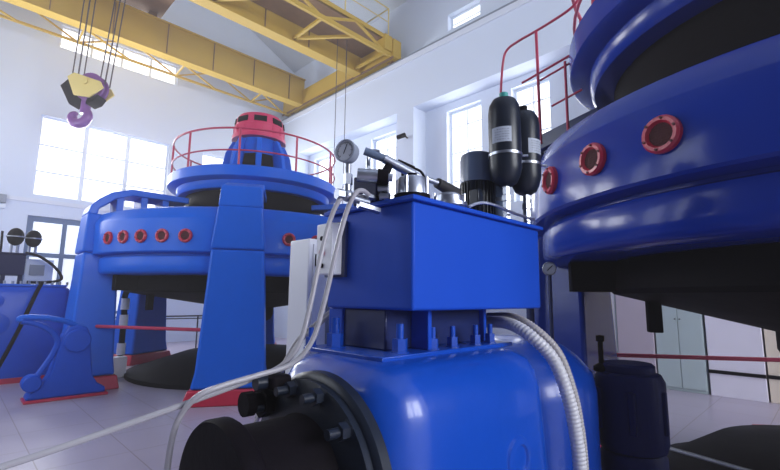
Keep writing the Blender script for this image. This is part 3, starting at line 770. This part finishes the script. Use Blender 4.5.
# ------------------------------------------------------------------ hoses and conduits
h1 = spline([(1.215, 1.376, 2.122), (1.12, 1.36, 2.112), (1.07, 1.365, 2.085), (1.046, 1.398, 1.99), (1.015, 1.412, 1.83), (.985, 1.422, 1.66), (.955, 1.438, 1.525),
             (.90, 1.47, 1.445), (.80, 1.50, 1.405), (.626, 1.515, 1.362), (.363, 1.577, 1.29), (.145, 1.59, 1.247), (-.15, 1.62, 1.20), (-.5, 1.7, 1.1)], 8)
tag(MB().tube(h1, .0098, 10).build('hydraulic_hose', 'white_hose', base=h1[0]), 'grey-white hose dropping from the tank corner and running out to the left edge', 'hose')
h2 = spline([(1.215, 1.350, 2.126), (1.16, 1.33, 2.134), (1.115, 1.325, 2.11), (1.085, 1.345, 2.02), (1.055, 1.365, 1.86), (1.02, 1.378, 1.68), (.985, 1.40, 1.535),
             (.92, 1.43, 1.455), (.80, 1.455, 1.425), (.68, 1.46, 1.405), (.605, 1.475, 1.38), (.568, 1.51, 1.32), (.555, 1.535, 1.24), (.552, 1.55, 1.10), (.55, 1.56, .85), (.55, 1.58, .0)], 8)
tag(MB().tube(h2, .0098, 10).build('hydraulic_hose', 'white_hose', base=h2[0]), 'grey-white hose that bends down to the floor beside the black cylinder', 'hose')
h3 = spline([(1.40, 1.70, 1.66), (1.33, 1.73, 1.62), (1.26, 1.77, 1.55), (1.20, 1.81, 1.485), (1.15, 1.86, 1.36), (1.1, 2.0, 1.1)], 6)
tag(MB().tube(h3, .010, 8).build('thin_hose', 'conduit_beige', base=h3[0]), 'thin pale hose slanting behind the tank stand, nearer one of the pair', 'hose')
h4 = [p+Vector((.03, .05, .01)) for p in h3]
tag(MB().tube(h4, .010, 8).build('thin_hose', 'conduit_beige', base=h4[0]), 'thin pale hose slanting behind the tank stand, farther one of the pair', 'hose')
c1 = spline([(2.20, 1.52, 1.56), (2.16, 1.38, 1.572), (2.085, 1.21, 1.572), (2.06, 1.08, 1.52), (2.10, .985, 1.41), (2.14, .94, 1.24), (2.17, .925, 1.08), (2.19, .92, .9), (2.2, .92, .5), (2.2, .93, 0)], 24)
def ribbed(pts, r, pitch=.011):
    out = [pts[0]]; acc = 0
    # resample evenly
    res = [pts[0]]; need = pitch/4
    for a, b in zip(pts[:-1], pts[1:]):
        L = (b-a).length; p = 0.0
        while acc+L-p >= need:
            p += need-acc; acc = 0.0; res.append(a.lerp(b, min(1, p/L)))
        acc += L-p
    pr = [0.90, 1.0, 1.0, 0.90]
    return MB().tube(res, r, 14, rf=lambda i: r*pr[i % 4])
tag(ribbed(c1, .032, .019).build('conduit', 'conduit', base=c1[0], sharp=80), 'thick ribbed white conduit curving down the right end of the foreground casing', 'conduit')
c2 = [p+Vector((.085, .016, .028)) for p in c1]
tag(ribbed(c2, .022, .016).build('conduit', 'conduit_beige', base=c2[0], sharp=80), 'smoother beige-grey conduit beside the ribbed white one', 'conduit')
# ------------------------------------------------------------------ things around the governor
t = thing('control_cabinet', (1.85, 2.6, 0), 'tall white cabinet standing behind the left side of the tank', 'cabinet')
MB().box(1.66, 2.05, 2.43, 2.66, .0, 2.085).build('body', 'white', t, bevel=.01)
MB().box(1.69, 2.02, 2.415, 2.43, .1, 2.05).build('door', 'white', t, bevel=.004)
MB().box(1.70, 1.72, 2.395, 2.415, 1.90, 1.98).build('latch', 'black', t, bevel=.004)
MB().box(1.80, 1.98, 2.40, 2.416, 1.2, 1.72).build('grey_panel', 'grey', t, bevel=.004)

t = thing('valve_actuator', (3.17, .99, 0), 'dark navy cylindrical valve actuator with a stem right of the casing', 'actuator')
c = (3.17, .99, 0)
MB().lathe(c, (0,0,1), [(0, 0), (.19, 0), (.19, .74), (.175, .77), (0, .77)], 40).build('lower_body', 'navy', t)
MB().lathe(c, (0,0,1), [(0, .95-.17), (.19, .95-.17), (.205, .83), (.205, 1.19), (.185, 1.235), (.15, 1.245), (0, 1.245)], 40).build('upper_body', 'navy', t)
MB().lathe(c, (0,0,1), [(0, 1.24), (.155, 1.24), (.155, 1.285), (.14, 1.30), (0, 1.30)], 36).build('cap', 'navy', t)
MB().lathe((3.09, 1.125, 1.24), (0,0,1), [(0, 0), (.05, 0), (.05, .03), (.016, .05), (.016, .185), (.026, .19), (.026, .225), (0, .23)], 14).build('stem', 'black', t)
for k in range(6):
    a = rad(60*k+200); MB().box(c[0]+.20*math.cos(a)-.02, c[0]+.20*math.cos(a)+.02, c[1]+.20*math.sin(a)-.02, c[1]+.20*math.sin(a)+.02, .9, 1.15).build('lug', 'navy', t, bevel=.006)

g = Vector((4.10, 1.93, 1.995)); ax = Vector((-.88, -.46, 0)).normalized()
t = thing('dial_gauge', g, 'small round white dial gauge below the near generator, right of the tank', 'gauge')
MB().lathe(g-ax*.03, ax, [(0, 0), (.06, 0), (.066, .01), (.066, .04), (.058, .044), (.056, .036), (0, .036)], 28).build('housing', 'steel', t)
MB().lathe(g, ax, [(0, .004), (.056, .004), (.056, .010), (0, .010)], 28).build('dial', 'dial', t)
e1 = Vector((0,0,1)).cross(ax).normalized(); e2 = ax.cross(e1)
MB().bar(g+ax*.012-(e1+e2)*.02, g+ax*.012+(e1+e2)*.03, .007, .002, upv=ax).build('needle', 'black', t, smooth=False)
MB().cyl(g+Vector((0,0,-.06)), Vector((g.x, g.y, 0)), .018, seg=10).build('stand_pipe', 'blue_dark', t)

t = thing('floor_pipe', (4.5, .6, 0), 'dull grey pipe lying low at the bottom right beside the actuator', 'pipe')
MB().tube([(4.60, 1.44, .45), (4.18, -.10, .45)], .018, 10).build('tube', 'steel', t)
for y in (1.35, .0):
    x = 4.18+(y+.10)/1.54*.42
    MB().cyl((x, y, .1), (x, y, .44), .015, seg=8).build('post', 'steel', t)

# ------------------------------------------------------------------ things at the left
# lever pedestal
t = thing('lever_pedestal', (1.55, 9.2, 0), 'blue cast pedestal with curved lever handle in front of the distant generator', 'pedestal')
poly = [(1.02, .04), (2.10, .04), (2.09, .13), (1.97, .20), (1.89, .34), (1.84, .70), (1.80, 1.02), (1.74, 1.15), (1.62, 1.19), (1.50, 1.16), (1.42, 1.02), (1.36, .72), (1.30, .42), (1.20, .22), (1.04, .12)]
MB().prism(poly, (0, 9.02, 0), (1,0,0), (0,0,1), (0, .32, 0)).build('column', 'blue', t, bevel=.03, bseg=3)
MB().lathe((1.62, 9.02, .93), (0,-1,0), [(0, 0), (.19, 0), (.19, .03), (.175, .045), (0, .05)], 36).build('boss', 'blue', t)
MB().box(1.0, 2.13, 8.97, 9.37, .0, .045).build('foot_plate', 'red', t, bevel=.01)
MB().tube(spline([(1.60, 9.1, 1.17), (1.42, 9.06, 1.255), (1.18, 9.03, 1.31), (.95, 9.02, 1.33), (.84, 9.02, 1.315), (.86, 9.02, 1.28)], 7), .045, 12).build('handle', 'blue_bright', t)
MB().tube(spline([(.86, 9.02, 1.27), (1.05, 9.03, 1.22), (1.25, 9.05, 1.10), (1.36, 9.07, .92), (1.30, 9.08, .70), (1.14, 9.06, .40), (1.07, 9.05, .26)], 7), .045, 12).build('lever_arm', 'blue', t)
MB().lathe((1.08, 9.20, .30), (0,-1,0), [(0, 0), (.13, 0), (.13, .2), (.11, .22), (0, .22)], 24).build('lower_joint', 'blue', t)

# second governor at the far left
t = thing('distant_governor', (1.1, 11.7, 0), 'blue governor casing at the left edge beside the distant generator', 'machine casing')
m = MB(); m.rings([rrect(-1.6+i, 1.82-i, 11.25+i, 12.4-i, z, .12) for z, i in ((.10, 0), (1.72, 0), (1.80, .02), (1.845, .07))])
m.build('body', 'blue', t, sharp=55)
MB().box(-1.62, 1.85, 11.22, 12.43, 0, .10).build('plinth', 'red', t)
MB().box(-1.5, 1.75, 11.29, 12.35, 1.845, 1.885).build('top_plate', 'blue_bright', t, bevel=.008)
for x, z, r in ((.66, 1.55, .12), (.70, 1.12, .2), (-.5, 1.2, .3)):
    MB().lathe((x, 11.25, z), (0,-1,0), [(0, -.02), (r, -.02), (r, .015), (r*.85, .025), (0, .025)], 30).build('boss', 'blue', t)
for k in range(9):
    x = .75+k*.125; MB().cyl((x, 11.36, 1.885), (x, 11.36, 1.945), .022, seg=8).build('stud', 'chrome', t)
t = thing('distant_tank', (.5, 11.7, 1.886), 'small dark blue tank on legs at the left edge on the distant governor', 'tank')
MB().box(-.9, 1.03, 11.4, 12.1, 2.06, 2.47).build('tank_body', 'navy', t, bevel=.012)
MB().box(-.93, 1.06, 11.37, 12.13, 2.47, 2.50).build('lid', 'navy', t, bevel=.006)
for x in (.25, .72, .98):
    MB().box(x-.035, x+.035, 11.45, 11.52, 1.886, 2.06).build('leg', 'navy', t)
def ball_acc(x, y, lab):
    t = thing('gas_bottle', (x, y, 2.501), lab, 'accumulator')
    MB().ball((x, y, 2.83), .14, 24, 1.3).build('vessel', 'black', t)
    MB().tube([(x+.143*math.cos(2*PI*k/24), y+.143*math.sin(2*PI*k/24), 2.83) for k in range(24)], .014, 6, closed=True).build('clamp_band', 'steel', t)
    for dx in (-.05, .05):
        MB().cyl((x+dx, y, 2.501), (x+dx, y, 2.70), .025, seg=10).build('neck_pipe', 'steel', t)
ball_acc(.845, 11.55, 'left of two dark round bottles on the small tank at the left edge')
ball_acc(1.14, 11.68, 'right of two dark round bottles on the small tank at the left edge')
o = MB().tube([(.64, 11.5, 2.501), (.64, 11.5, 2.62), (.63, 11.5, 2.92)], .02, 8).build('riser_pipe', 'black', base=(.64, 11.5, 2.501)); tag(o, 'thin dark riser pipe at the left end of the two round bottles', 'pipe')
o = MB().tube(spline([(1.02, 11.45, 2.512), (1.25, 11.5, 2.46), (1.5, 11.5, 2.28), (1.66, 11.5, 2.06), (1.60, 11.5, 1.97), (1.35, 11.5, 1.93), (1.1, 11.5, 1.93)], 7), .028, 8).build('curved_hose', 'black', base=(1.02, 11.45, 2.51)); tag(o, 'black hose curving down beside the small dark tank at the left edge', 'hose')
t = thing('meter_panel', (1.3, 11.9, 1.886), 'pale grey meter panel right of the small dark tank at the left edge', 'panel')
MB().box(1.08, 1.55, 11.86, 11.95, 1.9, 2.42).build('plate', 'frame', t, bevel=.008)
MB().box(1.15, 1.40, 11.84, 11.86, 2.08, 2.30).build('display', 'grey', t)
MB().box(1.12, 1.18, 11.8, 12.0, 1.886, 1.9).build('foot', 'grey', t)
o = MB().tube(spline([(1.30, 11.10, 1.93), (1.22, 11.05, 1.70), (1.02, 11.02, 1.0), (.80, 11.0, .35), (.66, 10.98, .0)], 6), .035, 8).build('drain_pipe', 'black', base=(.66, 10.98, 0))
tag(o, 'black pipe slanting down in front of the blue casing at the left edge', 'pipe')

HAZE = 0.009   # thin scattering haze, added to lift blacks and pale the distance
o = MB().bar((7.98, .86, .03), (7.35, .36, .03), .25, .06).build('floor_kerb', 'red', base=(7.6, .65, 0), bevel=.01)
tag(o, 'low red kerb on the floor at the right edge below the white cupboard', 'kerb')
for k_, g_ in (('generator', 'hydro generators of the hall'), ('accumulator', 'gas accumulators on the oil tank'), ('hydraulic_hose', 'grey-white hoses from the tank corner'),
               ('thin_hose', 'thin pale hoses behind the tank stand'), ('conduit', 'conduits at the right end of the casing'), ('gas_bottle', 'round bottles on the distant tank'),
               ('guard_rail', 'red guard rails around the generators')):
    for o_ in bpy.data.objects:
        if o_.parent is None and o_.name.split('.')[0] == k_: o_['group'] = g_
# small camera on the pilaster
t = bpy.data.objects['security_camera']
MB().bar((10.0, 9.30, 6.82), (9.75, 9.22, 6.82), .035, .035).build('arm', 'black', t)
MB().bar((9.75, 9.15, 6.83), (9.62, 9.42, 6.76), .12, .12).build('housing', 'black', t, bevel=.02)

# ------------------------------------------------------------------ light: area lights at the windows, seen and unseen
def daylight(loc, size, rot, power, col=(.93, .95, 1.0)):
    l = bpy.data.lights.new('daylight', 'AREA'); l.shape = 'RECTANGLE'; l.size, l.size_y = size; l.energy = power; l.color = col
    o = bpy.data.objects.new('daylight', l); COL.objects.link(o); o.location = loc; o.rotation_euler = rot
    return o
# added, unseen windows in the near wall (light travels to +Y), in the end wall (to -Y) and in the side walls
daylight((1.4, Y0+.15, 5.7), (3.0, 4.8), (rad(90), 0, 0), 1100)
daylight((5.9, Y0+.15, 5.7), (4.5, 4.8), (rad(90), 0, 0), 1900)
daylight((3.4, YL-.15, 6.05), (3.7, 2.5), (rad(-90), 0, 0), 650)
daylight((3.4, YL-.15, 10.2), (3.6, .75), (rad(-90), 0, 0), 120)
daylight((8.1, YL-.15, 6.05), (2.9, 2.5), (rad(-90), 0, 0), 160)
daylight((-1.4, YL-.15, 6.05), (2.9, 2.5), (rad(-90), 0, 0), 500)
for a in (5.5, 10.5):
    daylight((X0+.15, a+1.75, 5.05), (4.8, 3.4), (0, rad(-90), 0), 230, (.84, .91, 1.0))  # fill for the left-facing sides, at the added unseen side windows
for a, b in wins:
    daylight((XR+.1, (a+b)/2, 5.95), (3.1, b-a-.1), (0, rad(90), 0), 50)
w = bpy.data.worlds.new('world'); SC.world = w; w.use_nodes = True
w.node_tree.nodes['Background'].inputs['Color'].default_value = (.75, .85, 1.0, 1)
w.node_tree.nodes['Background'].inputs['Strength'].default_value = 1.0
vs = w.node_tree.nodes.new('ShaderNodeVolumeScatter'); vs.inputs['Density'].default_value = HAZE; vs.inputs['Anisotropy'].default_value = 0.2
vs.inputs['Color'].default_value = (.96, .93, 1.0, 1)
w.node_tree.links.new(vs.outputs['Volume'], [n for n in w.node_tree.nodes if n.type == 'OUTPUT_WORLD'][0].inputs['Volume'])
SC.cycles.volume_bounces = 0
SC.view_settings.view_transform = 'Standard'; SC.view_settings.look = 'None'
SC.view_settings.exposure = -0.5; SC.view_settings.gamma = 1.0; SC.view_settings.use_curve_mapping = False
SC.cycles.max_bounces = 8; SC.cycles.diffuse_bounces = 4; SC.cycles.glossy_bounces = 4
SC.cycles.sample_clamp_indirect = 6.0
for o in list(bpy.data.objects):
    if '_o' in o: del o['_o']
